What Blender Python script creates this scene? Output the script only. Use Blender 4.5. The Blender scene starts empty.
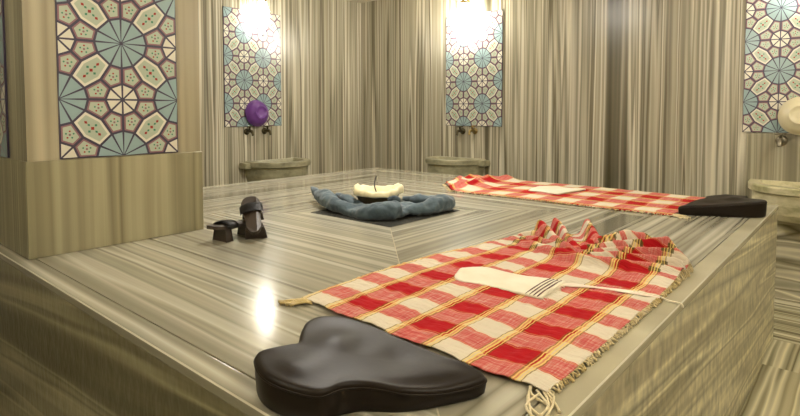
import bpy, bmesh, math, random
from mathutils import Vector, Matrix, noise
random.seed(7)
C = bpy.context.scene.collection
PI = math.pi
ZT = 0.7234            # platform top
X0, X1, Y0, Y1 = 0.5181, 3.497, 0.3584, 3.3113      # platform plan
RX, RY, RZ = 4.30, 4.277, 2.40                     # far walls and ceiling
NX, NY = -0.55, -0.75                              # walls behind the camera
CX, CY = 1.99, 1.81                                # middle of the platform inlay

# ------------------------------------------------------------------ materials
class NT:
    def __init__(s, name):
        s.m = bpy.data.materials.new(name); s.m.use_nodes = True
        s.t = s.m.node_tree; s.n = s.t.nodes; s.b = s.n['Principled BSDF']
    def link(s, a, b): s.t.links.new(a, b)
    def math(s, op, a, b=None, c=None, clamp=False):
        n = s.n.new('ShaderNodeMath'); n.operation = op; n.use_clamp = clamp
        for i, v in enumerate((a, b, c)):
            if v is None: continue
            if isinstance(v, (int, float)): n.inputs[i].default_value = v
            else: s.link(v, n.inputs[i])
        return n.outputs[0]
    def xyz(s, kind='Object'):
        tc = s.n.new('ShaderNodeTexCoord'); sp = s.n.new('ShaderNodeSeparateXYZ')
        s.link(tc.outputs[kind], sp.inputs[0]); return sp.outputs
    def comb(s, x, y, z):
        n = s.n.new('ShaderNodeCombineXYZ')
        for i, v in enumerate((x, y, z)):
            if isinstance(v, (int, float)): n.inputs[i].default_value = v
            else: s.link(v, n.inputs[i])
        return n.outputs[0]
    def noise(s, vec, scale=1, detail=4, rough=.6):
        n = s.n.new('ShaderNodeTexNoise'); n.inputs['Scale'].default_value = scale
        n.inputs['Detail'].default_value = detail; n.inputs['Roughness'].default_value = rough
        if vec is not None: s.link(vec, n.inputs['Vector'])
        return n.outputs[0]
    def ramp(s, fac, stops, interp='LINEAR'):
        n = s.n.new('ShaderNodeValToRGB'); cr = n.color_ramp; cr.interpolation = interp
        while len(cr.elements) < len(stops): cr.elements.new(.5)
        for e, (p, c) in zip(cr.elements, stops):
            e.position = p; e.color = (*c, 1)
        s.link(fac, n.inputs[0]); return n.outputs[0]
    def mix(s, fac, a, b, blend='MIX'):
        n = s.n.new('ShaderNodeMix'); n.data_type = 'RGBA'; n.blend_type = blend
        for sock, v in ((n.inputs[0], fac), (n.inputs[6], a), (n.inputs[7], b)):
            if isinstance(v, (int, float)): sock.default_value = v
            elif isinstance(v, tuple): sock.default_value = (*v, 1)
            else: s.link(v, sock)
        return n.outputs[2]
    def bump(s, h, strength=.3, dist=.01):
        n = s.n.new('ShaderNodeBump'); n.inputs['Strength'].default_value = strength
        n.inputs['Distance'].default_value = dist; s.link(h, n.inputs['Height'])
        s.link(n.outputs[0], s.b.inputs['Normal'])
    def out(s, col, rough=.4, spec=.5, metal=0):
        if isinstance(col, tuple): s.b.inputs['Base Color'].default_value = (*col, 1)
        else: s.link(col, s.b.inputs['Base Color'])
        if isinstance(rough, (int, float)): s.b.inputs['Roughness'].default_value = rough
        else: s.link(rough, s.b.inputs['Roughness'])
        s.b.inputs['Specular IOR Level'].default_value = spec
        s.b.inputs['Metallic'].default_value = metal
        return s.m

def plain(name, col, rough=.5, metal=0, spec=.5, bump=None):
    t = NT(name)
    x = t.xyz()
    v = t.comb(*x)
    n = t.noise(v, 14, 4)
    c = t.mix(t.math('MULTIPLY', n, .35), col, tuple(k * .62 for k in col))
    if bump: t.bump(t.noise(v, bump[0], 5), bump[1], .004)
    return t.out(c, rough, spec, metal)

WALL = [(.30, (.11, .098, .062)), (.37, (.20, .178, .125)), (.415, (.54, .50, .39)), (.44, (.22, .20, .14)),
        (.475, (.44, .40, .30)), (.50, (.16, .14, .09)), (.53, (.60, .56, .44)), (.555, (.29, .26, .185)),
        (.60, (.40, .365, .27)), (.64, (.16, .14, .095)), (.69, (.50, .46, .35)), (.74, (.24, .21, .15))]
def scale_ramp(r, k, tint=(1, 1, 1), contrast=1):
    m = (.33, .30, .22)
    return [(p, tuple(max(.01, (m[i] + (c[i] - m[i]) * contrast) * k * tint[i]) for i in range(3))) for p, c in r]

def stripe_core(t, s, along, seed, freq=5.0, ramp=WALL, wob=.01, drift=.035):
    """Marble veined in long straight stripes: s runs across the stripes, along with them."""
    w = t.math('MULTIPLY_ADD', t.noise(t.comb(t.math('MULTIPLY', s, 1.2), t.math('MULTIPLY', along, 1.1), seed), 1.5, 2), wob, s)
    n1 = t.noise(t.comb(t.math('MULTIPLY', w, freq), t.math('MULTIPLY', along, drift), seed), 1, 3.2, .62)
    broad = t.noise(t.comb(t.math('MULTIPLY', w, 2.3), t.math('MULTIPLY', along, .2), seed + 9), 1, 2, .5)
    fine = t.noise(t.comb(t.math('MULTIPLY', w, 34), t.math('MULTIPLY', along, .12), seed + 3), 1, 3, .6)
    f = t.math('ADD', n1, t.math('MULTIPLY_ADD', broad, .34, -.17))
    c = t.ramp(f, ramp)
    k = t.math('MULTIPLY_ADD', fine, .8, .62)
    return t.mix(1.0, c, t.comb(k, k, k), 'MULTIPLY')

def wall_mat(name, axis, seed, freq=5.0, ramp=WALL, rough=.32, spec=.4):
    t = NT(name); x = t.xyz()
    if axis == 'x': c = stripe_core(t, x[0], x[2], seed, freq, ramp)
    elif axis == 'y': c = stripe_core(t, x[1], x[2], seed, freq, ramp)
    elif axis == 'zx': c = stripe_core(t, x[2], x[0], seed, freq, ramp, .08, .35)
    elif axis == 'zy': c = stripe_core(t, x[2], x[1], seed, freq, ramp, .08, .35)
    return t.out(c, rough, spec)

M = {}
M['wall_x'] = wall_mat('striped_marble_left_wall', 'x', 3.1, 5.0, scale_ramp(WALL, 1.06, (1, 1, 1), 1.2), .28, .45)
M['wall_y'] = wall_mat('striped_marble_right_wall', 'y', 11.7, 5.0, scale_ramp(WALL, 1.06, (1, 1, 1), 1.2), .28, .45)
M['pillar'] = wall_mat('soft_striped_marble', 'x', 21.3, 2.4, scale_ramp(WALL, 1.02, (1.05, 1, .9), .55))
M['pillar_side_shaded'] = wall_mat('soft_striped_marble_shaded_side', 'y', 5.3, 6, scale_ramp(WALL, .8, (1, 1, .85), .7))  # darker copy: the shade on the side face is in the colour
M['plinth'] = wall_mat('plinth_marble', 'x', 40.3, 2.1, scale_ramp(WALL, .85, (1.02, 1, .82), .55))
M['plinth_side_shaded'] = wall_mat('plinth_marble_shaded_side', 'y', 45.3, 6, scale_ramp(WALL, .75, (1, 1, .8), .7))  # plinth side darkened in colour too, for the same shade
M['splash'] = wall_mat('splashback_marble', 'y', 60.4, 6, scale_ramp(WALL, .9, (1, 1, .95), .6))
M['dado'] = wall_mat('horizontal_striped_marble', 'zy', 71.4, 3.2, scale_ramp(WALL, 1.4, (1, 1, .95), 1.1))
M['dado_x'] = wall_mat('horizontal_striped_marble_left', 'zx', 75.4, 9, scale_ramp(WALL, .95, (1, 1, .95), 1.1))

def top_mat():
    t = NT('mitred_striped_marble_top'); x = t.xyz()
    dx = t.math('ABSOLUTE', t.math('SUBTRACT', x[0], CX)); dy = t.math('ABSOLUTE', t.math('SUBTRACT', x[1], CY))
    isx = t.math('GREATER_THAN', dx, dy)
    side = t.math('MULTIPLY_ADD', t.math('GREATER_THAN', t.math('ADD', t.math('MULTIPLY', isx, t.math('SUBTRACT', x[0], CX)),
              t.math('MULTIPLY', t.math('SUBTRACT', 1, isx), t.math('SUBTRACT', x[1], CY))), 0), 3.7, t.math('MULTIPLY', isx, 5.9))
    d = t.math('MAXIMUM', dx, dy)
    al = t.math('MINIMUM', dx, dy)
    sd = t.math('ADD', d, side)
    top = scale_ramp(WALL, 1.0, (.98, 1, 1.03), .72)
    c = stripe_core(t, sd, al, 33.3, 4.0, top, .012, .05)
    # dark slab, its own stone
    inx = t.math('MULTIPLY', t.math('GREATER_THAN', x[0], 2.16), t.math('LESS_THAN', x[0], 2.70))
    iny = t.math('MULTIPLY', t.math('GREATER_THAN', x[1], .80), t.math('LESS_THAN', x[1], .905))
    c = t.mix(t.math('MULTIPLY', inx, iny), c, t.mix(.75, c, (.10, .092, .06)))
    def line(v, at, w): return t.math('LESS_THAN', t.math('ABSOLUTE', t.math('SUBTRACT', v, at)), w)
    seam = line(d, 1.03, .006)
    mitre = t.math('LESS_THAN', t.math('ABSOLUTE', t.math('SUBTRACT', dx, dy)), .0022)
    c = t.mix(t.math('MULTIPLY', seam, .75), c, (.10, .085, .05))
    c = t.mix(t.math('MULTIPLY', mitre, .6), c, (.62, .54, .38))
    ns = t.noise(t.comb(*x), 3.0, 5)
    r = t.math('MULTIPLY_ADD', ns, .12, .09)
    t.bump(t.noise(t.comb(*x), 9, 4), .05, .01)
    return t.out(c, r, .85)
M['top'] = top_mat()
M['lip'] = wall_mat('plain_beige_lip', 'zx', 80, 3, scale_ramp(WALL, 1.25, (1, 1, .95), .2), .2)

def side_mat(name, al_i, seed, k, tint, mott):
    t = NT(name); x = t.xyz()
    # veins lean a little along the block
    s = t.math('MULTIPLY_ADD', x[al_i], .10, x[2])
    c = stripe_core(t, s, x[al_i], seed, 4.2, scale_ramp(WALL, k, tint, .8), .02, .12)
    # wavy polished mottling
    a = t.noise(t.comb(t.math('MULTIPLY', x[0], 30), t.math('MULTIPLY', x[1], 30), t.math('MULTIPLY', x[2], 17)), 1, 2, .5)
    a = t.math('MULTIPLY', t.math('SUBTRACT', a, .5), mott)
    k2 = t.math('ADD', 1.0, a)
    c = t.mix(1.0, c, t.comb(k2, k2, k2), 'MULTIPLY')
    t.bump(t.noise(t.comb(t.math('MULTIPLY', x[0], 26), t.math('MULTIPLY', x[1], 26), t.math('MULTIPLY', x[2], 14)), 1, 2), .25, .012)
    return t.out(c, .28, .45)
M['side_r_lit'] = side_mat('mottled_marble_lit_side', 0, 91.2, 1.5, (1, 1, .9), 1.7)  # light falling on the right face is put into a brighter marble
M['side_l_shaded'] = side_mat('veined_marble_shaded_side', 1, 14.2, .62, (1, .99, .78), .3)  # shade on the left face is put into a darker marble

def floor_mat():
    t = NT('striped_marble_floor'); x = t.xyz()
    band = t.math('GREATER_THAN', x[0], 3.48)
    s = t.math('ADD', t.math('MULTIPLY', band, x[0]), t.math('MULTIPLY', t.math('SUBTRACT', 1, band), x[1]))
    a = t.math('ADD', t.math('MULTIPLY', band, x[1]), t.math('MULTIPLY', t.math('SUBTRACT', 1, band), x[0]))
    slab = t.math('MULTIPLY', t.math('FLOOR', t.math('DIVIDE', a, .62)), 3.37)
    c = stripe_core(t, t.math('ADD', s, slab), a, 50.2, 3.6, scale_ramp(WALL, 1.3, (1, 1, .9), 1.25), .02)
    return t.out(c, .25, .5)
M['floor'] = floor_mat()
M['ceiling'] = plain('cream_plaster', (.72, .66, .50), .8)
M['arris_highlight'] = plain('painted_edge_highlight', (.70, .66, .52), .16)  # pale colour stands in for lamplight glinting on the slab edges
M['inlay'] = plain('dark_stone_inlay', (.045, .042, .034), .25)
M['cap'] = plain('pale_marble_cap', (.52, .48, .34), .3)
M['sink'] = NT('green_cream_marble')
def sink_mat(name, a, b, c3):
    t = NT(name); x = t.xyz()
    n = t.noise(t.comb(x[0], x[1], t.math('MULTIPLY', x[2], 1.8)), 5, 6, .65)
    c = t.ramp(n, [(.33, a), (.5, b), (.66, c3)])
    return t.out(c, .35, .5)
M['sink'] = sink_mat('veined_basin_marble', (.16, .15, .09), (.32, .30, .19), (.46, .42, .28))
M['sink_warm'] = sink_mat('warm_basin_marble', (.28, .27, .12), (.58, .53, .33), (.76, .69, .48))
M['brass'] = plain('aged_brass', (.30, .22, .09), .35, .9)
M['dark_brass'] = plain('dark_tap_metal', (.09, .075, .04), .4, .8)
M['dull_brass'] = plain('dull_tap_metal', (.24, .21, .15), .35, .7)
M['purple'] = plain('purple_plastic', (.17, .055, .29), .3)
M['cream_pl'] = plain('cream_plastic', (.78, .70, .47), .35)
M['pillow'] = plain('dark_brown_rubber', (.016, .0105, .0065), .44, 0, .20, (60, .06))
M['wood'] = plain('dark_walnut', (.035, .022, .013), .5)
M['strap'] = plain('black_leather', (.014, .011, .009), .5)
M['copper'] = plain('dark_copper', (.12, .085, .04), .4, .6)
def fabric(name, col, col2, sc, b=.5, rough=.9):
    t = NT(name); x = t.xyz(); v = t.comb(*x)
    c = t.ramp(t.noise(v, 9, 5), [(.35, col2), (.65, col)])
    w = t.noise(v, sc, 3)
    t.bump(w, b, .003)
    m = t.out(c, rough, .15)
    t.b.inputs['Sheen Weight'].default_value = .25
    return m
M['towel'] = fabric('blue_grey_towelling', (.105, .145, .17), (.05, .072, .088), 220)
M['linen'] = fabric('cream_linen', (.90, .82, .56), (.78, .68, .42), 160, .4)
M['mitt'] = fabric('off_white_weave', (.86, .80, .64), (.76, .69, .52), 320, .5)
M['ribbon'] = fabric('off_white_ribbon', (.85, .74, .60), (.80, .62, .50), 300, .3)
M['fringe'] = fabric('cream_and_yellow_yarn', (.72, .62, .40), (.50, .36, .12), 200, .4)
M['dark_thread'] = plain('maroon_thread', (.09, .02, .025), .8)

def glow(name, col, s):
    t = NT(name); t.b.inputs['Base Color'].default_value = (.9, .88, .8, 1)
    t.b.inputs['Emission Color'].default_value = (*col, 1); t.b.inputs['Emission Strength'].default_value = s
    return t.m
M['lamp_fill'] = glow('fill_opal_glass', (1, .94, .82), 85)  # glow of the fill lamps added behind the camera
M['lamp_soft'] = glow('lit_opal_glass_dim', (1, .94, .82), 17)
M['lamp'] = glow('lit_opal_glass', (1, .94, .82), 70)

def plaid_mat():
    t = NT('red_plaid_cotton')
    uv = t.n.new('ShaderNodeUVMap'); sp = t.n.new('ShaderNodeSeparateXYZ'); t.link(uv.outputs[0], sp.inputs[0])
    u, v = sp.outputs[0], sp.outputs[1]
    wn = t.noise(t.comb(t.math('MULTIPLY', u, 9), t.math('MULTIPLY', v, 9), 0), 1, 2)
    u2 = t.math('MULTIPLY_ADD', wn, .020, t.math('SUBTRACT', u, .005)); v2 = t.math('MULTIPLY_ADD', wn, .010, t.math('SUBTRACT', v, .005))
    PU, PV = .151, .212
    def tri(a, c0, P):        # 0 at the middle of a red band, .5 at the middle of a white one
        f = t.math('FRACT', t.math('DIVIDE', t.math('SUBTRACT', a, c0 - 20 * P), P))
        return t.math('ABSOLUTE', t.math('SUBTRACT', t.math('FRACT', t.math('ADD', f, .5)), .5))
    tu, tv = tri(u2, .97, PU), tri(v2, .53, PV)
    ru = t.math('LESS_THAN', tu, .25); rv = t.math('LESS_THAN', tv, .25)
    s = t.math('MULTIPLY', t.math('ADD', ru, rv), .5)
    # fine streaks in the mixed squares
    st = t.noise(t.comb(t.math('MULTIPLY', u, 260), t.math('MULTIPLY', v, 10), 4), 1, 2)
    st2 = t.noise(t.comb(t.math('MULTIPLY', u, 14), t.math('MULTIPLY', v, 260), 8), 1, 2)
    sk = t.math('MULTIPLY', t.math('SUBTRACT', t.math('ADD', st, st2), 1.0), .8)
    mixed = t.math('COMPARE', s, .5, .1)
    s2 = t.math('ADD', s, t.math('MULTIPLY', sk, t.math('MULTIPLY_ADD', mixed, .40, .36)))
    c = t.ramp(s2, [(.0, (.66, .59, .46)), (.2, (.63, .47, .37)), (.5, (.54, .135, .115)), (.82, (.43, .012, .016)), (1, (.40, .008, .012))])
    # yellow line groups between rows
    dv = t.math('MULTIPLY', t.math('SUBTRACT', tv, .25), PV)
    yb = t.math('LESS_THAN', t.math('ABSOLUTE', dv), .0135)
    yl = t.math('LESS_THAN', t.math('ABSOLUTE', t.math('SUBTRACT', t.math('ABSOLUTE', t.math('SUBTRACT', t.math('ABSOLUTE', dv), .0040)), .0035)), .0013)
    dk = t.math('LESS_THAN', t.math('ABSOLUTE', t.math('SUBTRACT', t.math('ABSOLUTE', dv), .0115)), .0013)
    c = t.mix(t.math('MULTIPLY', yb, .40), c, t.mix(t.math('GREATER_THAN', s, .6), (.62, .40, .14), (.40, .05, .02)))
    c = t.mix(t.math('MULTIPLY', yl, .85), c, (.74, .58, .17))
    c = t.mix(t.math('MULTIPLY', dk, .65), c, (.10, .07, .01))
    # thin darker lines between columns
    du = t.math('MULTIPLY', t.math('SUBTRACT', tu, .25), PU)
    ul = t.math('LESS_THAN', t.math('ABSOLUTE', t.math('SUBTRACT', t.math('ABSOLUTE', du), .004)), .0012)
    c = t.mix(t.math('MULTIPLY', ul, .35), c, (.75, .45, .15))
    knot = t.math('MULTIPLY', t.math('LESS_THAN', t.math('ABSOLUTE', du), .017), t.math('MULTIPLY', t.math('LESS_THAN', t.math('ABSOLUTE', dv), .017), t.math('GREATER_THAN', u, 1.70)))
    c = t.mix(t.math('MULTIPLY', knot, t.math('MULTIPLY_ADD', yl, -.6, .8)), c, (.07, .065, .012))
    cr = t.noise(t.comb(t.math('MULTIPLY', u, 60), t.math('MULTIPLY', v, 16), 2), 1, 3)
    t.bump(cr, .8, .007)
    m = t.out(c, .9, .12)
    return m
M['plaid'] = plaid_mat()

# tile colours
M['t_line'] = plain('tile_line_purple', (.06, .048, .085), .3)
M['t_blue'] = plain('tile_duck_egg_blue', (.34, .46, .47), .22)
M['t_cream'] = plain('tile_cream', (.80, .76, .64), .22)
M['t_rose'] = plain('tile_dusty_rose', (.33, .18, .20), .22)
M['t_mint'] = plain('tile_pale_mint', (.50, .56, .44), .22)
M['t_red'] = plain('tile_red', (.42, .06, .05), .22)
M['t_green'] = plain('tile_green', (.10, .28, .18), .22)
TILE_SLOTS = ['t_line', 't_blue', 't_cream', 't_rose', 't_mint', 't_red', 't_green']

# ------------------------------------------------------------------ helpers
def link_mesh(name, bm, mats, parent=None, smooth=False):
    me = bpy.data.meshes.new(name)
    if parent is not None:
        bmesh.ops.translate(bm, vec=-parent.location, verts=bm.verts)
    bm.normal_update(); bm.to_mesh(me); bm.free()
    for m in (mats if isinstance(mats, (list, tuple)) else [mats]): me.materials.append(M[m])
    if smooth:
        for p in me.polygons: p.use_smooth = True
    o = bpy.data.objects.new(name, me); C.objects.link(o)
    if parent is not None: o.parent = parent
    return o
def thing(name, label, cat, loc, group=None):
    o = bpy.data.objects.new(name, None); C.objects.link(o); o.location = loc
    o.empty_display_size = .05
    return tag(o, label, cat, group)
def tag(o, label, cat, group=None):
    o['label'] = label; o['category'] = cat
    if group: o['group'] = group
    return o
def structure(o): o['kind'] = 'structure'; return o
def box(bm, a, b, bev=0, mi=0):
    r = bmesh.ops.create_cube(bm, size=1)
    vs = r['verts']
    for v in vs: v.co = Vector([(a[i] + b[i]) / 2 + v.co[i] * (b[i] - a[i]) for i in range(3)])
    fs = {f for v in vs for f in v.link_faces}
    for f in fs: f.material_index = mi
    if bev:
        es = list({e for v in vs for e in v.link_edges})
        bmesh.ops.bevel(bm, geom=es, offset=bev, segments=3, affect='EDGES', profile=.6)
    return bm
def lathe(bm, prof, mat=Matrix(), seg=32, cap=True, sx=1, sy=1):
    rings = []
    for r, z in prof:
        rings.append([bm.verts.new(mat @ Vector((sx * r * math.cos(2 * PI * i / seg), sy * r * math.sin(2 * PI * i / seg), z))) for i in range(seg)])
    for a, b in zip(rings, rings[1:]):
        for i in range(seg): bm.faces.new((a[i], a[(i + 1) % seg], b[(i + 1) % seg], b[i]))
    if cap:
        bm.faces.new(rings[0][::-1]); bm.faces.new(rings[-1])
    return bm
def tube(bm, pts, rad, seg=8, flat=1.0, up=Vector((0, 0, 1))):
    pts = [Vector(p) for p in pts]; rads = rad if isinstance(rad, (list, tuple)) else [rad] * len(pts)
    rings = []
    for i, p in enumerate(pts):
        d = (pts[min(i + 1, len(pts) - 1)] - pts[max(i - 1, 0)]).normalized()
        s = d.cross(up); s = s.normalized() if s.length > 1e-4 else Vector((1, 0, 0)); n = s.cross(d).normalized()
        rings.append([bm.verts.new(p + s * math.cos(2 * PI * k / seg) * rads[i] + n * math.sin(2 * PI * k / seg) * rads[i] * flat) for k in range(seg)])
    for a, b in zip(rings, rings[1:]):
        for k in range(seg): bm.faces.new((a[k], a[(k + 1) % seg], b[(k + 1) % seg], b[k]))
    bm.faces.new(rings[0][::-1]); bm.faces.new(rings[-1])
    return bm
def smoothpath(ctrl, n=8):
    P = [Vector(p) for p in ctrl]; out = []
    for i in range(len(P) - 1):
        a, b, c, d = P[max(i - 1, 0)], P[i], P[i + 1], P[min(i + 2, len(P) - 1)]
        for k in range(n):
            t = k / n
            out.append(.5 * ((2 * b) + (c - a) * t + (2 * a - 5 * b + 4 * c - d) * t * t + (3 * b - a - 3 * c + d) * t ** 3))
    out.append(P[-1]); return out
def lerplist(v, n):
    out = []
    for i in range(len(v) - 1):
        for k in range(n): out.append(v[i] + (v[i + 1] - v[i]) * k / n)
    return out + [v[-1]]
def ss(a, b, x):
    t = max(0, min(1, (x - a) / (b - a))); return t * t * (3 - 2 * t)

# ------------------------------------------------------------------ room shell
T = .12
def wallbox(name, a, b, m):
    return structure(link_mesh(name, box(bmesh.new(), a, b), m))
wallbox('floor', (NX - T, NY - T, -T), (RX + T, RY + T, 0), 'floor')
wallbox('ceiling', (NX - T, NY - T, RZ), (RX + T, RY + T, RZ + T), 'ceiling')
wallbox('wall_far_left', (NX - T, RY, 0), (RX, RY + T, RZ), 'wall_x')
wallbox('wall_right', (RX, NY - T, 0), (RX + T, RY + T, RZ), 'wall_y')
wallbox('wall_near_left', (NX - T, NY, 0), (NX, RY, RZ), 'wall_y')
wallbox('wall_behind', (NX - T, NY - T, 0), (RX, NY, RZ), 'wall_x')
# low band of horizontally striped marble along the right wall, with its pale cap
wallbox('trim_1', (RX - .02, NY, 0), (RX, 1.0, .49), 'dado')
wallbox('trim_2', (RX - .032, NY, .49), (RX, 1.0, .512), 'cap')
# marble splashback under the right tile panel
wallbox('trim_3', (RX - .014, NY + .2, .512), (RX, .632, 1.075), 'splash')

# ------------------------------------------------------------------ pillar standing on the platform
PX0, PX1, PY0, PY1 = .556, 1.19, 2.1237, 3.05
PZ = 1.0526
bm = box(bmesh.new(), (PX0, PY0, ZT), (PX1, PY1, PZ), .003)
o = structure(link_mesh('wall_pillar_plinth', bm, ['plinth', 'plinth_side_shaded']))
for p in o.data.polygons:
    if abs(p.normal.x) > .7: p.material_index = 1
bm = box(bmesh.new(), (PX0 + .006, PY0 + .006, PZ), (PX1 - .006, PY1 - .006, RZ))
o = structure(link_mesh('wall_pillar', bm, ['pillar', 'pillar_side_shaded']))
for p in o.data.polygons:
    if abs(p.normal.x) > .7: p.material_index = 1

# ------------------------------------------------------------------ the heated platform
plat = thing('marble_platform', 'large square raised marble slab platform with mitred stripes filling the middle of the room', 'platform', ((X0 + X1) / 2, (Y0 + Y1) / 2, 0))
bm = bmesh.new(); box(bm, (X0 + .004, Y0 + .004, 0), (X1 - .004, Y1 - .004, ZT - .026))
o = link_mesh('platform_body', bm, ['side_r_lit', 'side_l_shaded'], plat)
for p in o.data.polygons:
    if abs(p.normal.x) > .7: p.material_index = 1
L = .06
bm = box(bmesh.new(), (X0 + L, Y0 + L, ZT - .026), (X1 - L, Y1 - L, ZT), .0012)
topo = link_mesh('top_slab', bm, 'top', plat)
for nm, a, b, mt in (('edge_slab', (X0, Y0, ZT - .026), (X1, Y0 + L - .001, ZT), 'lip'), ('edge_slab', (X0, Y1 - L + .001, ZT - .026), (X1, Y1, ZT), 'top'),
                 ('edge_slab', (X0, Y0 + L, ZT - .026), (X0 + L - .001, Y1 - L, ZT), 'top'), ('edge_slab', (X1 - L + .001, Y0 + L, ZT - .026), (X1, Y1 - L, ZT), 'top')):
    ed = link_mesh(nm, box(bmesh.new(), a, b, .007), [mt, 'arris_highlight'], plat)
    for p in ed.data.polygons:       # lamp highlight painted pale along the rounded edge
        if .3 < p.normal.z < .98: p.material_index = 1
# object coordinates of the marble are the world's: put every platform mesh origin at the world origin
for ch in plat.children:
    off = plat.location.copy()
    for v in ch.data.vertices: v.co += off
    ch.location = -off
S = .262
o = link_mesh('centre_inlay', box(bmesh.new(), (CX - S, CY - S, ZT), (CX + S, CY + S, ZT + .0015)), 'inlay', plat)

# ------------------------------------------------------------------ tiled rosette panels
def shrink(poly, d):
    c = Vector((sum(p[0] for p in poly) / len(poly), sum(p[1] for p in poly) / len(poly)))
    n = len(poly); out = []
    A = sum(poly[i][0] * poly[(i + 1) % n][1] - poly[(i + 1) % n][0] * poly[i][1] for i in range(n))
    sgn = 1 if A > 0 else -1
    for i in range(n):
        p0, p1, p2 = Vector(poly[i - 1]), Vector(poly[i]), Vector(poly[(i + 1) % n])
        e1 = (p1 - p0).normalized(); e2 = (p2 - p1).normalized()
        n1 = Vector((-e1.y, e1.x)) * sgn; n2 = Vector((-e2.y, e2.x)) * sgn
        b = n1 + n2; k = d / max(.35, (1 + n1.dot(n2)))
        out.append(p1 + b * k)
    return out
def tile_panel(name, label, O, ud, vd, nd, cols, rows, uw, vh, crop_rows=None):
    """Rosettes on a square lattice: a twelve-part blue wheel where column+row is odd, an eight-part cream one where even."""
    bm = bmesh.new()
    O, ud, vd, nd = Vector(O), Vector(ud), Vector(vd), Vector(nd)
    th = .006
    def P(x, y, h): return O + ud * (x * uw) + vd * (y * vh) + nd * (h + .0015)
    W, H = cols, rows
    b = [P(0, 0, 0), P(W, 0, 0), P(W, H, 0), P(0, H, 0)]; t_ = [P(0, 0, th), P(W, 0, th), P(W, H, th), P(0, H, th)]
    vb = [bm.verts.new(p) for p in b]; vt = [bm.verts.new(p) for p in t_]
    fs = [bm.faces.new(vt), bm.faces.new(vb[::-1])] + [bm.faces.new((vb[i], vb[(i + 1) % 4], vt[(i + 1) % 4], vt[i])) for i in range(4)]
    for f in fs: f.material_index = 0
    def poly(pts, h, mi):
        pts = [tuple(p) for p in pts]
        A = sum(pts[i][0] * pts[(i + 1) % len(pts)][1] - pts[(i + 1) % len(pts)][0] * pts[i][1] for i in range(len(pts)))
        if A < 0: pts = pts[::-1]
        f = bm.faces.new([bm.verts.new(P(x, y, th + h)) for x, y in pts]); f.material_index = mi
    g = .021
    def blob(cx, cy, r, mi, n=6, rx=1, ry=1, ang=0):
        pts = []
        for k in range(n):
            a = 2 * PI * k / n; x, y = r * rx * math.cos(a), r * ry * math.sin(a)
            pts.append((cx + x * math.cos(ang) - y * math.sin(ang), cy + x * math.sin(ang) + y * math.cos(ang)))
        poly(pts, .0016, mi)
    for i in range(cols):
        for j in range(rows):
            # cell with blue wheel at its local (0,0) and (1,1)
            bl = (i + j) % 2 == 1
            def L_(x, y):      # local -> panel units
                return (i + x, j + y) if bl else (i + 1 - x, j + y)
            def cell(pts, h, mi): poly([L_(*p) for p in pts], h, mi)
            A0, A1, A2, A3 = (.44, 0), (.39, .19), (.19, .39), (0, .44)
            for fl in (0, 1):
                F = (lambda p: p) if not fl else (lambda p: (1 - p[0], 1 - p[1]))
                for q in ((A0, A1), (A1, A2), (A2, A3)):
                    cell(shrink([F((0, 0)), F(q[0]), F(q[1])], g * .8), .001, 1)
                # cream wheel at (1,0)
                c = (1, 0)
                cell(shrink([F(c), F((.72, 0)), F((.80, .20))], g * .8), .001, 2)
                cell(shrink([F(c), F((.80, .20)), F((1, .28))], g * .8), .001, 2)
                for pen in ([(.44, 0), (.72, 0), (.80, .20), (.65, .35), (.39, .19)],
                            [(1, .56), (1, .28), (.80, .20), (.65, .35), (.81, .61)]):
                    pp = [F(p) for p in pen]
                    cell(shrink(pp, g), .001, 3)
                    cell(shrink(pp, g + .026), .0013, 4)
                    cx = sum(p[0] for p in pp) / 5; cy = sum(p[1] for p in pp) / 5
                    cx, cy = L_(cx, cy)
                    blob(cx, cy, .020, 3)
                    for k in range(5):
                        a = 2 * PI * k / 5 + .3
                        blob(cx + .060 * math.cos(a), cy + .060 * math.sin(a), .017, 5 if k % 2 else 6, 5)
            hx = [(.39, .19), (.65, .35), (.81, .61), (.61, .81), (.35, .65), (.19, .39)]
            cell(shrink(hx, g), .001, 2)
            cell(shrink(hx, g + .04), .0013, 4)
            ang = PI / 4 if bl else 3 * PI / 4
            cx, cy = L_(.5, .5)
            blob(cx, cy, .035, 5, 4, 1, 1, ang)
            for s in (-1, 1):
                for d_, r_, mi in ((.085, .026, 6), (.15, .032, 5)):
                    blob(cx + s * d_ * math.cos(ang), cy + s * d_ * math.sin(ang), r_, mi, 4, 1.1, .8, ang)
                blob(cx + s * .075 * math.cos(ang + PI / 2), cy + s * .075 * math.sin(ang + PI / 2), .026, 6, 4, 1, 1, ang)
    o = link_mesh(name, bm, TILE_SLOTS)
    return tag(o, label, 'tile panel')
tile_panel('tile_panel', 'patterned blue and rose rosette tile panel set in the marble pillar at left', (.658, PY0 + .006, 1.0555), (1, 0, 0), (0, 0, 1), (0, -1, 0), 2, 6, .2125, .2085)
tile_panel('tile_panel', 'rosette tile panel on the shadowed side face of the pillar, far left edge', (PX0 + .006, 2.925, 1.0555), (0, -1, 0), (0, 0, 1), (-1, 0, 0), 3, 6, .2, .2085)
tile_panel('tile_panel', 'rosette tile panel behind the purple bowl on the far left wall', (2.608, RY, 1.08), (1, 0, 0), (0, 0, 1), (0, -1, 0), 3, 5, .2015, .209)
tile_panel('tile_panel', 'rosette tile panel above the middle basin, right of the room corner', (RX, 3.122, 1.08), (0, -1, 0), (0, 0, 1), (-1, 0, 0), 3, 5, .206, .2075)
tile_panel('tile_panel', 'rosette tile panel at the right edge of the view behind the cream bowl', (RX, .658, 1.08), (0, -1, 0), (0, 0, 1), (-1, 0, 0), 4, 5, .195, .2015)

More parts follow.
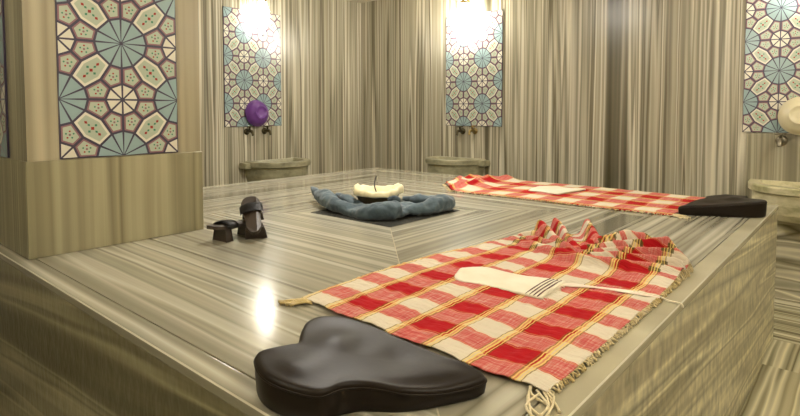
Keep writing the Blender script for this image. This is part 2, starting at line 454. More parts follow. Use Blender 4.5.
# ------------------------------------------------------------------ basins
def basin(loc, rot, label, mat, w=.62, d=.40, hb=.235, zr=.745, ped=True):
    """loc = wall point under the middle of the rim (z 0); local -y points into the room."""
    t = thing('marble_basin', label, 'basin', (loc[0], loc[1], zr - hb), None)
    R = Matrix.Translation((loc[0], loc[1], 0)) @ Matrix.Rotation(rot, 4, 'Z') @ Matrix.Translation((0, -.0015, 0))
    def outline(k, kd, n=26, p=2.6):
        pts = []
        for i in range(n + 1):
            a = PI * i / n
            c, s = math.cos(a), math.sin(a)
            x = math.copysign(abs(c) ** (2 / p), c) * w / 2 * k; y = -abs(s) ** (2 / p) * d * kd
            pts.append((x, y))
        return pts
    def loft(bm, levels):
        rings = []
        for k, kd, z, inset in levels:
            rings.append([bm.verts.new(R @ Vector((x, min(y, -0.0) - inset, z))) for x, y in outline(k, kd)])
        for a, b in zip(rings, rings[1:]):
            n = len(a)
            for i in range(n): bm.faces.new((a[i], a[(i + 1) % n], b[(i + 1) % n], b[i]))
        bm.faces.new(rings[0]); bm.faces.new(rings[-1][::-1])
    z0 = zr - hb
    bm = bmesh.new()
    loft(bm, [(.60, .60, z0, 0), (.76, .76, z0 + .012, 0), (.88, .86, z0 + .055, 0), (.93, .91, z0 + .11, 0), (.94, .93, zr - .052, 0),
              (.70, .66, zr - .06, .03), (.5, .5, zr - .13, .05)][:5])
    bmesh.ops.recalc_face_normals(bm, faces=bm.faces)
    link_mesh('bowl', bm, mat, t)
    bm = bmesh.new()
    lv = [(.93, .92, zr - .052, 0), (1.0, 1.0, zr - .042, 0), (1.0, 1.0, zr - .008, 0), (.985, .985, zr, 0),
          (.80, .74, zr, .035), (.77, .70, zr - .01, .04), (.66, .55, zr - .045, .06), (.4, .35, zr - .052, .09)]
    loft(bm, lv)
    bmesh.ops.recalc_face_normals(bm, faces=bm.faces)
    link_mesh('rim', bm, mat, t)
    if ped:
        bm = bmesh.new()
        loft(bm, [(.62, .62, 0, 0), (.62, .62, .05, 0), (.52, .52, .08, 0), (.50, .50, z0 - .001, 0)])
        bmesh.ops.recalc_face_normals(bm, faces=bm.faces)
        link_mesh('pedestal', bm, mat, t)
    # square ears where the rim meets the wall
    for s in (-1, 1) if ped else ():
        bm = bmesh.new()
        r = bmesh.ops.create_cube(bm, size=1)
        for v in bm.verts:
            v.co = R @ Vector((s * (w / 2 + .012) + v.co.x * .075, -.055 + v.co.y * .105, zr - .034 + v.co.z * .052))
        bmesh.ops.bevel(bm, geom=bm.edges[:], offset=.006, segments=2, affect='EDGES')
        link_mesh('rim_bracket', bm, mat, t)
    return t
basin((3.09, RY, 0), 0, 'grey green marble basin under the purple bowl on the far left wall', 'sink', .60, .40, .235, .765)
basin((RX, 2.95, 0), -PI / 2, 'grey marble basin below the middle rosette panel, right of the room corner', 'sink', .56, .36, .235, .78)
basin((RX, .275, 0), -PI / 2, 'warm cream marble basin at the right edge behind the platform corner', 'sink_warm', .66, .40, .228, .768, False)

# ------------------------------------------------------------------ taps
def tap(x, y, z, rot, label, mat='dark_brass', lever=0, big=1):
    t = thing('brass_tap', label, 'tap', (x, y, z))
    R = Matrix.Translation((x, y, z)) @ Matrix.Rotation(rot, 4, 'Z')
    bm = bmesh.new(); lathe(bm, [(.030 * big, .001), (.030 * big, .006), (.016, .014)], R @ Matrix.Rotation(PI / 2, 4, 'X'), 20)
    link_mesh('wall_flange', bm, mat, t, True)
    bm = bmesh.new(); pts = smoothpath([R @ Vector(p) for p in ((0, -.01, 0), (0, -.05, .004), (0, -.085, 0), (0, -.10, -.035))], 6)
    tube(bm, pts, [.015] * 6 + [.014] * 6 + [.012] * 7, 12)
    link_mesh('spout', bm, mat, t, True)
    bm = bmesh.new(); lathe(bm, [(.008, .012), (.008, .035), (.014, .038), (.014, .046), (.006, .05)], R @ Matrix.Translation((0, -.05, 0)), 14)
    tube(bm, [R @ Vector((-.030 + lever * .01, -.05, .042)), R @ Vector((.030 + lever * .01, -.05, .046))], [.006, .007], 8)
    link_mesh('handle', bm, mat, t, True)
tap(2.83, RY, 1.035, 0, 'left tap of the pair under the purple bowl')
tap(3.02, RY, 1.035, 0, 'right tap of the pair under the purple bowl')
tap(RX, 2.925, 1.03, -PI / 2, 'dark tap on the left above the middle basin')
tap(RX, 2.79, 1.035, -PI / 2, 'yellowish brass tap on the right above the middle basin', 'brass')
tap(RX - .014, .437, 1.03, -PI / 2, 'round tap under the cream bowl at the right edge', 'dull_brass', 0, 1.15)

# ------------------------------------------------------------------ bowls standing on the taps against the wall
def wall_bowl(c, n, rad, mat, name, label, tilt=.10):
    t = thing(name, label, 'bowl', c)
    n = Vector(n); q = (n + Vector((0, 0, tilt))).to_track_quat('Z', 'Y').to_matrix().to_4x4()
    Mx = Matrix.Translation(c) @ q
    D = .075
    prof = [(rad * .93, .004), (rad, 0), (rad, .005), (rad * .95, .02), (rad * .86, .043), (rad * .72, .061), (rad * .52, .071), (rad * .50, .078), (rad * .44, .078), (rad * .42, .072), (rad * .2, .0725), (.002, .073)]
    link_mesh('bowl_body', lathe(bmesh.new(), prof, Mx, 40), mat, t, True)
    bm = bmesh.new(); pr = []
    for k in range(9):
        a = 2 * PI * k / 8; pr.append((rad * .99 + .005 * math.cos(a), .004 + .005 * math.sin(a)))
    lathe(bm, pr, Mx, 40, False); link_mesh('bowl_rim', bm, mat, t, True)
wall_bowl((2.925, RY - .022, 1.20), (0, -1, 0), .118, 'purple', 'purple_bowl', 'purple plastic bowl leaning on the wall above the left basin taps')
wall_bowl((RX - .028, .338, 1.19), (-1, 0, 0), .119, 'cream_pl', 'cream_bowl', 'cream plastic bowl leaning on the tiles above the right basin')

# ------------------------------------------------------------------ wall lamps
def lamp_light(c):
    pass
def sconce(x, y, z, n, label, mat='lamp'):
    t = thing('wall_lamp', label, 'lamp', (x, y, z))
    n = Vector(n); q = n.to_track_quat('Z', 'Y').to_matrix().to_4x4()
    Mx = Matrix.Translation((x, y, z + .21)) @ q
    link_mesh('wall_plate', lathe(bmesh.new(), [(.045, 0), (.045, .008), (.03, .016), (.012, .02)], Mx, 24), 'brass', t, True)
    b = Vector((x, y, z)); bm = bmesh.new()
    tube(bm, smoothpath([b + n * .01 + Vector((0, 0, .21)), b + n * .06 + Vector((0, 0, .235)), b + n * .115 + Vector((0, 0, .215)), b + n * .12 + Vector((0, 0, .155))], 6), .009, 10)
    lathe(bm, [(.012, .165), (.038, .150), (.040, .135)], Matrix.Translation(b + n * .12), 20)
    link_mesh('lamp_arm', bm, 'brass', t, True)
    pr = [(.036 if k == 0 else .064 * math.sin(PI * (k + 1.6) / 15.6) ** .85, .14 - .285 * (k / 14)) for k in range(14)] + [(.004, -.148)]
    link_mesh('lamp_shade', lathe(bmesh.new(), pr, Matrix.Translation(b + n * .12), 28), mat, t, True)
sconce(2.93, RY, 2.06, (0, -1, 0), 'lit oval glass wall lamp above the purple bowl, far left wall', 'lamp_soft')
sconce(RX, 2.85, 2.06, (-1, 0, 0), 'glaring oval glass wall lamp above the middle rosette panel')
sconce(RX, .35, 2.055, (-1, 0, 0), 'lit wall lamp at the top right corner above the cream bowl', 'lamp_soft')
sconce(.75, NY, 2.06, (0, 1, 0), 'unseen fill lamp added on the wall behind the view, over its left end', 'lamp_fill')  # this and the next two are unseen lamps added as fill
sconce(3.0, NY, 2.06, (0, 1, 0), 'unseen fill lamp added on the wall behind the view, over its right end', 'lamp_fill')
sconce(NX, 1.2, 2.06, (1, 0, 0), 'unseen fill lamp added on the side wall left of the pillar')

# ------------------------------------------------------------------ plaid bath cloths
def plaid_cloth(name, label, N, Mv, pos, height, uvf):
    """pos(s,t)->(x,y), height(x,y,s,t)->z above the top, uvf(arc,s,t,x,y)->uv"""
    bm = bmesh.new(); uvl = bm.loops.layers.uv.new('UVMap')
    G = []; UV = {}
    for j in range(Mv + 1):
        row = []; arc = 0; prev = None
        for i in range(N + 1):
            s, t = i / N, j / Mv
            x, y = pos(s, t); z = height(x, y, s, t)
            p = Vector((x, y, ZT + .003 + max(0, z)))
            if prev is not None: arc += (p - prev).length
            prev = p
            v = bm.verts.new(p); UV[v] = uvf(arc, s, t, x, y); row.append(v)
        G.append(row)
    for j in range(Mv):
        for i in range(N):
            f = bm.faces.new((G[j][i], G[j][i + 1], G[j + 1][i + 1], G[j + 1][i])); f.smooth = True
            for l in f.loops: l[uvl].uv = UV[l.vert]
    o = link_mesh(name, bm, 'plaid', None, True)
    so = o.modifiers.new('thick', 'SOLIDIFY'); so.thickness = .0022; so.offset = 1
    tag(o, label, 'cloth')
    return o
def nz(x, y, s, seed=0): return noise.noise(Vector((x * s, y * s, seed)))
def yarns(name, parent, items, r=.0013):
    bm = bmesh.new()
    for a, b, w in items:
        a, b = Vector(a), Vector(b); m = (a + b) / 2 + Vector((random.uniform(-w, w), random.uniform(-w, w), random.uniform(.001, .005)))
        tube(bm, smoothpath([a, m, b], 3), [r] * 6 + [r * 1.7], 5)
    return link_mesh(name, bm, 'fringe', parent, True)

PC = (1.66, .80)            # where the folds pinch together
def pos1(s, t):
    y = .412 + t * .70
    ye = y
    xs = .868 + .03 * t + .006 * math.sin(t * 22)
    xe = 1.87 + .25 * math.sin(PI * min(1, t * 1.05)) ** .9 + .015 * math.sin(t * 19)
    s2 = s
    x = xs + (xe - xs) * s2
    # far long side leans in towards the pinch; near long side stays straight
    if t > .5:
        y -= (t - .5) * 2 * .075 * ss(1.45, 1.9, x)
        y += (t - .5) * 2 * .018 * math.sin((x - .85) * 4.4)
    y += .004 * nz(x, y, 16, 3)
    return x, y
# crests of the folds: plan points with the height of the crest, and the fold's half width
FOLDS = [([(1.78, 1.003, 0.01), (1.758, 0.906, 0.018), (1.709, 0.789, 0.022), (1.686, 0.71, 0.024), (1.693, 0.631, 0.022), (1.725, 0.521, 0.02), (1.772, 0.398, 0.012)], 0.016), ([(1.897, 0.937, 0.062), (1.828, 0.871, 0.055), (1.754, 0.792, 0.042), (1.724, 0.733, 0.025)], 0.015), ([(1.969, 0.91, 0.064), (1.879, 0.837, 0.056), (1.79, 0.772, 0.042), (1.745, 0.728, 0.026)], 0.013), ([(2.054, 0.819, 0.058), (1.974, 0.76, 0.044), (1.894, 0.714, 0.03), (1.761, 0.71, 0.025)], 0.016), ([(1.771, 0.739, 0.025), (1.886, 0.705, 0.036), (2.022, 0.665, 0.046), (2.036, 0.6, 0.044), (2.049, 0.566, 0.03)], 0.015), ([(1.748, 0.726, 0.025), (1.844, 0.655, 0.038), (1.915, 0.563, 0.045), (1.94, 0.505, 0.058), (1.94, 0.483, 0.04)], 0.012), ([(1.727, 0.71, 0.024), (1.796, 0.621, 0.034), (1.838, 0.525, 0.04), (1.866, 0.455, 0.042), (1.857, 0.418, 0.02)], 0.011), ([(1.71, 0.696, 0.024), (1.753, 0.606, 0.028), (1.789, 0.511, 0.03), (1.798, 0.427, 0.026)], 0.009), ([(1.796, 0.999, 0.014), (1.802, 0.929, 0.024), (1.762, 0.832, 0.03), (1.718, 0.74, 0.026)], 0.011), ([(1.855, 0.998, 0.02), (1.867, 0.942, 0.03), (1.818, 0.847, 0.032)], 0.01)]
def crest(x, y):
    best = 0; tot = 0
    for pl, w in FOLDS:
        d2 = 9; hh = 0
        for (ax, ay, ah), (bx, by, bh) in zip(pl, pl[1:]):
            ux, uy = bx - ax, by - ay; L2 = ux * ux + uy * uy
            k = max(0, min(1, ((x - ax) * ux + (y - ay) * uy) / L2))
            q = (x - ax - k * ux) ** 2 + (y - ay - k * uy) ** 2
            if q < d2: d2 = q; hh = ah + (bh - ah) * k
        v = hh * 1.08 * math.exp(-(d2 / (w * w * 1.7)) ** 1.25)
        best = max(best, v); tot += v ** 4
    return tot ** .25
def h1(x, y, s, t):
    e = ss(1.60, 1.72, x) * (1 - ss(.965, 1.0, s))
    z = e * (.009 + .004 * nz(x, y, 14, 9)) + ss(1.58, 1.66, x) * crest(x + .006 * nz(x, y, 12, 1), y + .006 * nz(x, y, 12, 5)) * 1.0
    z += .0034 * (1 + nz(x * .5, y * 1.6, 26, 2)) + .0020 * (1 + nz(x * 2.5, y, 30, 5))
    return z
def uv1(arc, s, t, x, y):
    return (.868 + arc + max(0, x - 1.69) * 1.3, .412 + t * .70)
cl1 = plaid_cloth('plaid_cloth', 'red plaid bath cloth nearest the viewer, spread flat with its far end bunched into folds', 400, 230, pos1, h1, uv1)
it = []
for k in range(190):
    s = (k + random.random() * .6) / 190; x, y = pos1(s, 0); z = ZT + .004 + h1(x, y, s, 0) * .8
    it.append(((x, y, z), (x + random.uniform(-.012, .012), y - random.uniform(.006, .013), ZT + .003), .004))
for k in range(70):
    s = (k + random.random() * .6) / 95; x, y = pos1(s, 1); z = ZT + .004
    it.append(((x, y, z), (x + random.uniform(-.012, .012), y + random.uniform(.004, .012), ZT + .003), .004))
yarns('fringe', cl1, it, .0017)['kind'] = 'stuff'
# longer tassels at two corners
it = []
for k in range(9):
    a = (.868 + random.uniform(-.004, .02), .42 + random.uniform(0, .03), ZT + .006)
    it.append((a, (.868 - random.uniform(.02, .09), .372 + random.uniform(0, .045), ZT + .003), .02))
yarns('corner_tassel', cl1, it, .0024)['kind'] = 'stuff'
it = []
for k in range(12):
    a = (.898 + random.uniform(-.003, .02), 1.10 + random.uniform(-.03, .01), ZT + .006)
    it.append((a, (.872 - random.uniform(0, .025), 1.12 + random.uniform(-.02, .035), ZT + .004), .012))
yarns('corner_tassel', cl1, it, .0028)['kind'] = 'stuff'

def pos2(s, t):            # s along -Y .. from the pillow end to the bunched end, t across X
    x = 2.765 + t * .735
    y = .70 + s * 1.56
    y += .012 * math.sin(t * 17) * (1 if s > .9 else .3)
    if s > .8: x += (.5 - t) * (s - .8) * 2.3; y -= (1 - t) * (s - .8) * .5
    x += .01 * math.sin(y * 5 + t) + .02 * (1 - t) * math.sin(y * 2.2)
    return x, y
def h2(x, y, s, t):
    e = ss(1.86, 2.0, y + .05 * math.sin(x * 9))
    a = y * 26 + x * 7 + 2 * nz(x, y, 4, 7)
    z = e * (1 - .8 * ss(.95, 1, s)) * (.010 + .020 * (1 - abs(math.sin(a))) ** 1.2 + .016 * (1 - abs(math.sin(x * 22 + y * 6))) ) * (1 + .3 * nz(x, y, 7, 8))
    z += .0025 * (1 + nz(x, y, 18, 6))
    return z
def uv2(arc, s, t, x, y): return (.64 + arc * .72, .55 + t * .56)
cl2 = plaid_cloth('plaid_cloth', 'red plaid bath cloth spread along the far right side of the platform behind the other', 260, 90, pos2, h2, uv2)
it = []
for k in range(150):
    s = (k + random.random() * .6) / 150; x, y = pos2(s, 0)
    it.append(((x, y, ZT + .005), (x - random.uniform(.006, .02), y + random.uniform(-.012, .012), ZT + .003), .004))
for k in range(14):
    a = (2.77 + random.uniform(0, .05), .70, ZT + .006)
    it.append((a, (2.74 + random.uniform(0, .06), .70 - random.uniform(.03, .09), ZT + .003), .015))
yarns('fringe', cl2, it, .0022)['kind'] = 'stuff'

# ------------------------------------------------------------------ moulded head rests
def headrest(label, dx, dy, rot, k=1.0, zk=1.0):
    t = thing('head_rest', label, 'pillow', (dx, dy, ZT))
    # plan outline round the local middle with the height of the top edge; derived from a butterfly-shaped rest
    O = PILLOW_OUT
    n = 96
    P = smoothclosed([Vector(p) for p in O], 6)
    cx = sum(p.x for p in P) / len(P); cy = sum(p.y for p in P) / len(P)
    ctr = [(p.x, p.y, p.z) for p in P] + PILLOW_IN
    inz = {c for _, _, c in PILLOW_IN}
    def H(x, y):
        w = 0; s = 0
        for a, b, c in ctr:
            q = (6 if c in inz else 1) / ((x - a) ** 2 + (y - b) ** 2 + .0012) ** 1.6; w += q; s += q * c
        return s / w
    R = Matrix.Translation((dx, dy, ZT)) @ Matrix.Rotation(rot, 4, 'Z') @ Matrix.Diagonal((k, k, zk, 1))
    bm = bmesh.new(); rings = []
    def ring(f, zf):
        r = []
        for p in P:
            x, y = cx + (p.x - cx) * f, cy + (p.y - cy) * f
            r.append(bm.verts.new(R @ Vector((x, y, zf(p, x, y)))))
        rings.append(r)
    ring(.955, lambda p, x, y: .001)
    ring(.985, lambda p, x, y: .006)
    ring(.995, lambda p, x, y: .5 * p.z)
    ring(1.0, lambda p, x, y: p.z - .012)
    ring(.995, lambda p, x, y: p.z - .006)
    ring(.975, lambda p, x, y: p.z - .0015)
    for f in (.94, .9, .85, .8, .74, .68, .6, .52, .44, .35, .25, .15, .06):
        q = ss(.98, .70, f) if False else 1 - ss(.68, .985, f)
        ring(f, lambda p, x, y: p.z * (1 - q) + H(x, y) * q)
    for a, b in zip(rings, rings[1:]):
        m = len(a)
        for i in range(m): bm.faces.new((a[i], a[(i + 1) % m], b[(i + 1) % m], b[i]))
    bm.faces.new(rings[0][::-1]); bm.faces.new(rings[-1])
    bmesh.ops.recalc_face_normals(bm, faces=bm.faces)
    o = link_mesh('moulded_cushion', bm, 'pillow', t, True)
    # welt running round the top edge
    bm = bmesh.new(); w = [R @ Vector((cx + (p.x - cx) * .9985, cy + (p.y - cy) * .9985, p.z - .010)) for p in P]; m = len(w)
    rr = []
    for i in range(m):
        d = (w[(i + 1) % m] - w[i - 1]).normalized(); s = d.cross(Vector((0, 0, 1))).normalized(); u = s.cross(d)
        rr.append([bm.verts.new(w[i] + (s * math.cos(2 * PI * q / 6) + u * math.sin(2 * PI * q / 6)) * .0018) for q in range(6)])
    for i in range(m):
        for q in range(6): bm.faces.new((rr[i][q], rr[i][(q + 1) % 6], rr[(i + 1) % m][(q + 1) % 6], rr[(i + 1) % m][q]))
    link_mesh('edge_seam', bm, 'pillow', t, True)
    return t
def smoothclosed(P, n):
    out = []; m = len(P)
    for i in range(m):
        a, b, c, d = P[i - 1], P[i], P[(i + 1) % m], P[(i + 2) % m]
        for k in range(n):
            t = k / n
            out.append(.5 * ((2 * b) + (c - a) * t + (2 * a - 5 * b + 4 * c - d) * t * t + (3 * b - a - 3 * c + d) * t ** 3))
    return out
# local plan (metres, z = height of the edge)
PILLOW_OUT = [(-0.121, 0.136, 0.065), (-0.099, 0.144, 0.068), (-0.059, 0.129, 0.068), (-0.032, 0.125, 0.066), (0.002, 0.158, 0.068), (0.035, 0.183, 0.07), (0.072, 0.182, 0.072), (0.106, 0.142, 0.07), (0.123, 0.072, 0.062), (0.128, 0.009, 0.055), (0.136, -0.083, 0.047), (0.143, -0.134, 0.045), (0.143, -0.171, 0.04), (0.127, -0.185, 0.036), (0.061, -0.155, 0.034), (0.004, -0.118, 0.042), (-0.027, -0.081, 0.05), (-0.048, -0.056, 0.053), (-0.078, -0.04, 0.056), (-0.116, -0.03, 0.056), (-0.141, 0.022, 0.06), (-0.145, 0.079, 0.063)]
PILLOW_IN = [(-0.106, 0.054, 0.074), (0.013, 0.072, 0.078), (0.064, -0.046, 0.044), (0.041, 0.02, 0.055), (0.117, -0.131, 0.044)]
headrest('dark brown moulded head rest at the near corner, beside the nearer plaid cloth', .67, .68, 0)
headrest('dark moulded head rest on the right platform corner, ending the far plaid cloth', 3.045, .56, 3.50, 1.03, 1.12)

# ------------------------------------------------------------------ bath mitts
def mitt(label, ox, oy, rot, w, l, tail):
    z0 = ZT + .0085
    t = thing('bath_mitt', label, 'mitt', (ox, oy, z0))
    R = Matrix.Translation((ox, oy, z0)) @ Matrix.Rotation(rot, 4, 'Z')
    bm = bmesh.new(); nu, nv = 18, 40; top = []; bot = []
    for j in range(nv + 1):
        v = j / nv; y = (v - .5) * l
        # rounded at the +y end
        d = max(0, (v - .80) / .20); wk = math.sqrt(max(0, 1 - d ** 2.4)) * (1 - .08 * math.sin(PI * v)) if d < 1 else 0
        wk = max(wk, .25 if v < 1 else .22)
        ra, rb = [], []
        for i in range(nu + 1):
            u = i / nu * 2 - 1; x = u * w / 2 * wk * (1.0 + .05 * math.sin(v * 9))
            puff = .006 * (1 - abs(u) ** 3) * (1 - .5 * (1 - v)) + .0015 * nz(x + ox, y, 26, 1) + .003 * math.sin(v * 6 + 1)
            ra.append(bm.verts.new(R @ Vector((x, y, .004 + max(0, puff))))); rb.append(bm.verts.new(R @ Vector((x, y, .0005))))
        top.append(ra); bot.append(rb)
    for j in range(nv):
        for i in range(nu):
            bm.faces.new((top[j][i], top[j][i + 1], top[j + 1][i + 1], top[j + 1][i]))
            bm.faces.new((bot[j][i], bot[j + 1][i], bot[j + 1][i + 1], bot[j][i + 1]))
        bm.faces.new((top[j][0], top[j + 1][0], bot[j + 1][0], bot[j][0])); bm.faces.new((top[j][nu], bot[j][nu], bot[j + 1][nu], top[j + 1][nu]))
    bm.faces.new([*top[0][::-1], *bot[0]]); bm.faces.new([*top[nv], *bot[nv][::-1]])
    bmesh.ops.recalc_face_normals(bm, faces=bm.faces)
    link_mesh('mitt_pouch', bm, 'mitt', t, True)
    if tail:
        for q in range(4):
            bm = bmesh.new(); y = -l / 2 + .012 + q * .011
            tube(bm, [R @ Vector((x * w / 2 * .985, y, .0070 + .0036 * (1 - abs(x) ** 3))) for x in [-1, -.8, -.5, -.2, 0, .2, .5, .8, 1]], .0017, 5)
            link_mesh('woven_stripe', bm, 'dark_thread', t, True)
        bm = bmesh.new()
        for q in range(26):
            x = (q / 25 - .5) * w * .96
            a = R @ Vector((x, -l / 2 + .002, .004)); b = R @ Vector((x + random.uniform(-.006, .006), -l / 2 - random.uniform(.008, .016), .001))
            tube(bm, [a, (a + b) / 2 + Vector((0, 0, .002)), b], .0011, 4)
        link_mesh('hem_fringe', bm, 'mitt', t, True)
        # ribbon and its cord
        pts = smoothpath([(1.437, .650, ZT + .013), (1.462, .60, ZT + .013), (1.484, .552, ZT + .012), (1.50, .49, ZT + .012), (1.508, .43, ZT + .012), (1.512, .405, ZT + .011)], 6)
        bm = bmesh.new(); n = len(pts)
        tube(bm, pts, [.012 + .004 * math.sin(i * .4) if i < n - 4 else .008 for i in range(n)], 8, .13)
        rb = link_mesh('ribbon', bm, 'ribbon', t, True)
        bm = bmesh.new(); pts = smoothpath([(1.505, .47, ZT + .014), (1.514, .41, ZT + .012), (1.518, .385, ZT + .005), (1.520, .356, ZT + .003), (1.5205, .352, ZT - .006)], 6)
        tube(bm, pts, .0026, 8); link_mesh('cord', bm, 'mitt', t, True)
    return t
mitt('off white bath mitt with dark end stripes and a ribbon on the nearer plaid cloth', 1.372, .785, .05, .168, .295, True)
mitt('plain off white bath mitt lying on the far plaid cloth', 3.17, 1.47, -.15, .30, .24, False)

# ------------------------------------------------------------------ blue grey towel, bowl and linen
TW = thing('blue_grey_towel', 'blue grey towel wrapped round the bowl on the dark centre square', 'towel', (1.95, 1.78, ZT + .0015))
bm = bmesh.new()
def wp(l): return [Vector((x, y, ZT + z)) for x, y, z in l]
def fold(l, r, flat=.8, seg=14):
    p = smoothpath(wp(l), 6); rr = lerplist(r, 6); tube(bm, p, rr, seg, flat)
#TOWEL#
fold([(1.99, 2.38, .072), (1.93, 2.26, .056), (1.87, 2.11, .046), (1.82, 1.98, .034), (1.80, 1.87, .026)], [.005, .026, .046, .038, .026], .9)
fold([(2.00, 2.18, .045), (1.93, 2.03, .050), (1.90, 1.92, .036)], [.012, .030, .022])
fold([(1.80, 1.90, .014), (1.785, 1.80, .020), (1.80, 1.72, .034), (1.86, 1.66, .044), (1.91, 1.665, .052)], [.020, .026, .042, .044, .024], .95)
fold([(1.93, 1.645, .028), (2.02, 1.61, .030), (2.12, 1.605, .038), (2.21, 1.61, .038), (2.275, 1.63, .028)], [.022, .036, .052, .052, .030], .85)
fold([(2.22, 1.62, .040), (2.27, 1.70, .035), (2.25, 1.80, .03), (2.22, 1.90, .025)], [.038, .035, .03, .02])
lathe(bm, [(.02, .002), (.17, .004), (.19, .016), (.16, .034), (.02, .036)], Matrix.Translation((1.95, 1.80, ZT + .008)), 32)
fold([(1.94, 1.74, .075), (1.925, 1.70, .083), (1.935, 1.665, .080)], [.008, .016, .012], 1, 10)
o = link_mesh('towel_folds', bm, 'towel', TW, True)
md = o.modifiers.new('remesh', 'REMESH'); md.mode = 'VOXEL'; md.voxel_size = .006; md.use_smooth_shade = True
md = o.modifiers.new('smooth', 'SMOOTH'); md.factor = .6; md.iterations = 6
tx = bpy.data.textures.new('towel_creases', 'CLOUDS'); tx.noise_scale = .075
md = o.modifiers.new('creases', 'DISPLACE'); md.texture = tx; md.strength = .030; md.mid_level = .5
tx = bpy.data.textures.new('towel_wrinkles', 'CLOUDS'); tx.noise_scale = .03
md = o.modifiers.new('wrinkles', 'DISPLACE'); md.texture = tx; md.strength = .007; md.mid_level = .5

BX, BY = 2.01, 1.885
bw = thing('copper_bowl', 'dark metal bowl nested in the blue grey towel', 'bowl', (BX, BY, ZT + .0015))
prof = [(.045, 0), (.05, .002), (.075, .018), (.098, .045), (.108, .074), (.111, .080), (.105, .080), (.096, .050), (.07, .022), (.01, .012)]
link_mesh('bowl_body', lathe(bmesh.new(), [(r, z) for r, z in prof], Matrix.Translation((BX, BY, ZT + .0015)), 40), 'copper', bw, True)
ln = thing('cream_linen', 'crumpled cream linen cloth standing up out of the dark bowl', 'cloth', (BX, BY, ZT + .03))
bm = bmesh.new(); rings = []
n = 90
for k, (r, z) in enumerate([(.02, .05), (.08, .062), (.097, .082), (.104, .101), (.111, .106), (.118, .100), (.121, .088), (.119, .080)]):
    rg = []
    for i in range(n):
        a = 2 * PI * i / n
        fr = .5 + .5 * math.sin(a * 7 + 1) * math.sin(a * 3 + .4)
        # two higher tufts at the sides seen from the platform's near corner
        side = abs(math.sin(a - .74)) ** 6
        zz = z + (k > 2) * (.010 * fr + .026 * side - .008) * (1 if k < 6 else .4)
        rr = r * (1 + (k > 2) * (.035 * math.sin(a * 13 + k * .4) + .05 * math.sin(a * 5)))
        rg.append(bm.verts.new((BX + rr * math.cos(a), BY + rr * math.sin(a), ZT + zz)))
    rings.append(rg)
for a, b in zip(rings, rings[1:]):
    for i in range(n): bm.faces.new((a[i], a[(i + 1) % n], b[(i + 1) % n], b[i]))
bm.faces.new(rings[0][::-1])
o = link_mesh('linen_folds', bm, 'linen', ln, True)
md = o.modifiers.new('thick', 'SOLIDIFY'); md.thickness = .004
sp = thing('spoon', 'thin dark handle poking up behind the cream linen in the bowl', 'utensil', (BX + .03, BY + .02, ZT + .05))
bm = bmesh.new(); tube(bm, smoothpath([(BX + .02, BY + .01, ZT + .05), (BX + .05, BY + .07, ZT + .11), (BX + .085, BY + .09, ZT + .155)], 5), [.0035] * 10 + [.005], 8)
link_mesh('spoon_handle', bm, 'strap', sp, True)
bm = bmesh.new(); lathe(bm, [(.004, 0), (.018, .004), (.02, .010), (.004, .014)], Matrix.Translation((BX + .02, BY + .01, ZT + .045)), 16)
link_mesh('spoon_head', bm, 'strap', sp, True)

# ------------------------------------------------------------------ wooden bath clogs
def clog(label, Mx):
    loc = Mx.translation.copy()
    t = thing('wooden_clog', label, 'clog', loc)
    def sole(z): 
        out = []
        for i in range(40):
            a = 2 * PI * i / 40; c, s = math.cos(a), math.sin(a)
            x = .118 * math.copysign(abs(c) ** .8, c); w = .038 + .010 * (x / .118) - .008 * math.exp(-((x + .01) / .04) ** 2)
            out.append(Vector((x, math.copysign(abs(s) ** .75, s) * w, z + .010 * (x / .118) ** 2)))
        return out
    bm = bmesh.new(); rs = [[bm.verts.new(Mx @ v) for v in sole(z)] for z in (.045, .058)]
    for i in range(40): bm.faces.new((rs[0][i], rs[0][(i + 1) % 40], rs[1][(i + 1) % 40], rs[1][i]))
    bm.faces.new(rs[0][::-1]); bm.faces.new(rs[1])
    link_mesh('sole', bm, 'wood', t)
    for x in (-.062, .055):
        bm = bmesh.new(); r = bmesh.ops.create_cube(bm, size=1)
        for v in bm.verts:
            k = 1.0 if v.co.z > 0 else 1.25
            v.co = Mx @ Vector((x + v.co.x * .022 * k, v.co.y * .062 * k, .0235 + v.co.z * .047))
        bmesh.ops.bevel(bm, geom=bm.edges[:], offset=.003, segments=2, affect='EDGES')
        link_mesh('stilt', bm, 'wood', t)
    bm = bmesh.new(); A = []
    for x in (.012, .03, .05, .068):
        A.append([Vector((x, .046 * math.cos(PI * q / 14), .052 + (.027 - abs(x - .04) * .2) * math.sin(PI * q / 14) ** .8)) for q in range(15)])
    V = [[bm.verts.new(Mx @ v) for v in r] for r in A]
    for a, b in zip(V, V[1:]):
        for i in range(14): bm.faces.new((a[i], a[i + 1], b[i + 1], b[i]))
    bmesh.ops.solidify(bm, geom=bm.faces[:], thickness=.003)
    link_mesh('toe_strap', bm, 'strap', t, True)
    return t
clog('wooden clog standing flat on its stilts beside the pillar', Matrix.Translation((1.186, 1.885, ZT)) @ Matrix.Rotation(3.25, 4, 'Z'))
d = Vector((.095, .176, .098)).normalized(); wd = Vector((.653, -.757, 0)); wd = (wd - d * wd.dot(d)).normalized(); zd = wd.cross(d)
if zd.z < 0: zd = -zd; wd = -wd
RM = Matrix((( d.x, wd.x, zd.x), (d.y, wd.y, zd.y), (d.z, wd.z, zd.z))).to_4x4()
base = Vector((1.205, 1.765, ZT + .006))
clog('dark wooden clog tipped up with its toe leaning back on the flat one', Matrix.Translation(base + d * .118 - zd * .028) @ RM)

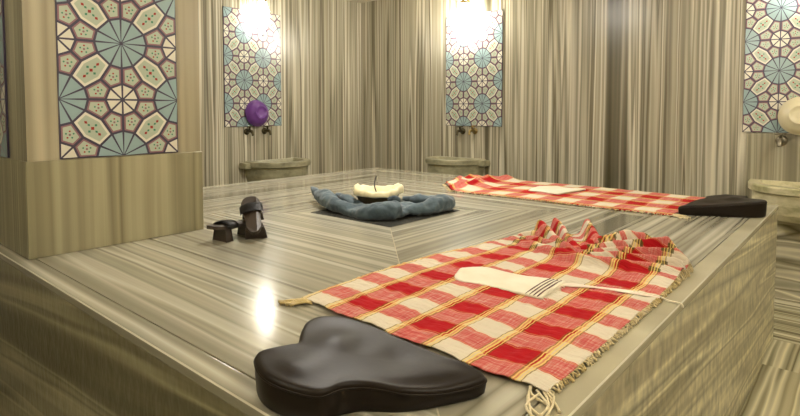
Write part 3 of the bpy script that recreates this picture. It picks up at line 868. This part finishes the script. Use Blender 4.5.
# ------------------------------------------------------------------ added ceiling fill light (out of view, shaped as a round lamp)
cl = thing('ceiling_fill_lamp', 'unseen round fill lamp added on the ceiling over the platform', 'lamp', (2.2, 2.2, RZ))
link_mesh('fill_lamp_rim', lathe(bmesh.new(), [(.21, -.001), (.21, -.03), (.19, -.035), (.185, -.001)], Matrix.Translation((2.2, 2.2, RZ)), 32), 'brass', cl, True)
M['ceil_fill_glow'] = glow('fill_ceiling_glass', (1, .95, .86), 70)
link_mesh('fill_lamp_glass', lathe(bmesh.new(), [(.184, -.012), (.18, -.045), (.13, -.07), (.06, -.082), (.005, -.085)], Matrix.Translation((2.2, 2.2, RZ)), 32), 'ceil_fill_glow', cl, True)

GROUPS = {'tile panel': 'rosette tile panels', 'basin': 'marble wall basins', 'tap': 'brass taps over the basins', 'lamp': 'glass lamps',
          'pillow': 'moulded head rests', 'mitt': 'bath mitts', 'clog': 'wooden bath clogs'}
for o in list(C.objects):
    if o.get('category') in GROUPS: o['group'] = GROUPS[o['category']]
cl1['group'] = cl2['group'] = 'red plaid bath cloths'

w = bpy.data.worlds.new('World'); bpy.context.scene.world = w; w.use_nodes = True
w.node_tree.nodes['Background'].inputs[0].default_value = (.5, .47, .4, 1); w.node_tree.nodes['Background'].inputs[1].default_value = .2

# ------------------------------------------------------------------ camera
cam = bpy.data.cameras.new('Camera'); co = bpy.data.objects.new('Camera', cam); C.objects.link(co)
yaw, pitch = .7122, .0509
F = Vector((math.cos(yaw) * math.cos(pitch), math.sin(yaw) * math.cos(pitch), -math.sin(pitch)))
co.location = (0, 0, 1.2234); co.rotation_euler = F.to_track_quat('-Z', 'Y').to_euler()
cam.sensor_width = 36; cam.sensor_fit = 'HORIZONTAL'; cam.lens = 546.07 * 36 / 800; cam.shift_y = -(208 - 138.5) / 800
cam.clip_start = .02
bpy.context.scene.camera = co
vs = bpy.context.scene.view_settings
vs.view_transform = 'Standard'; vs.look = 'None'; vs.gamma = 1; vs.exposure = .62; vs.use_curve_mapping = False
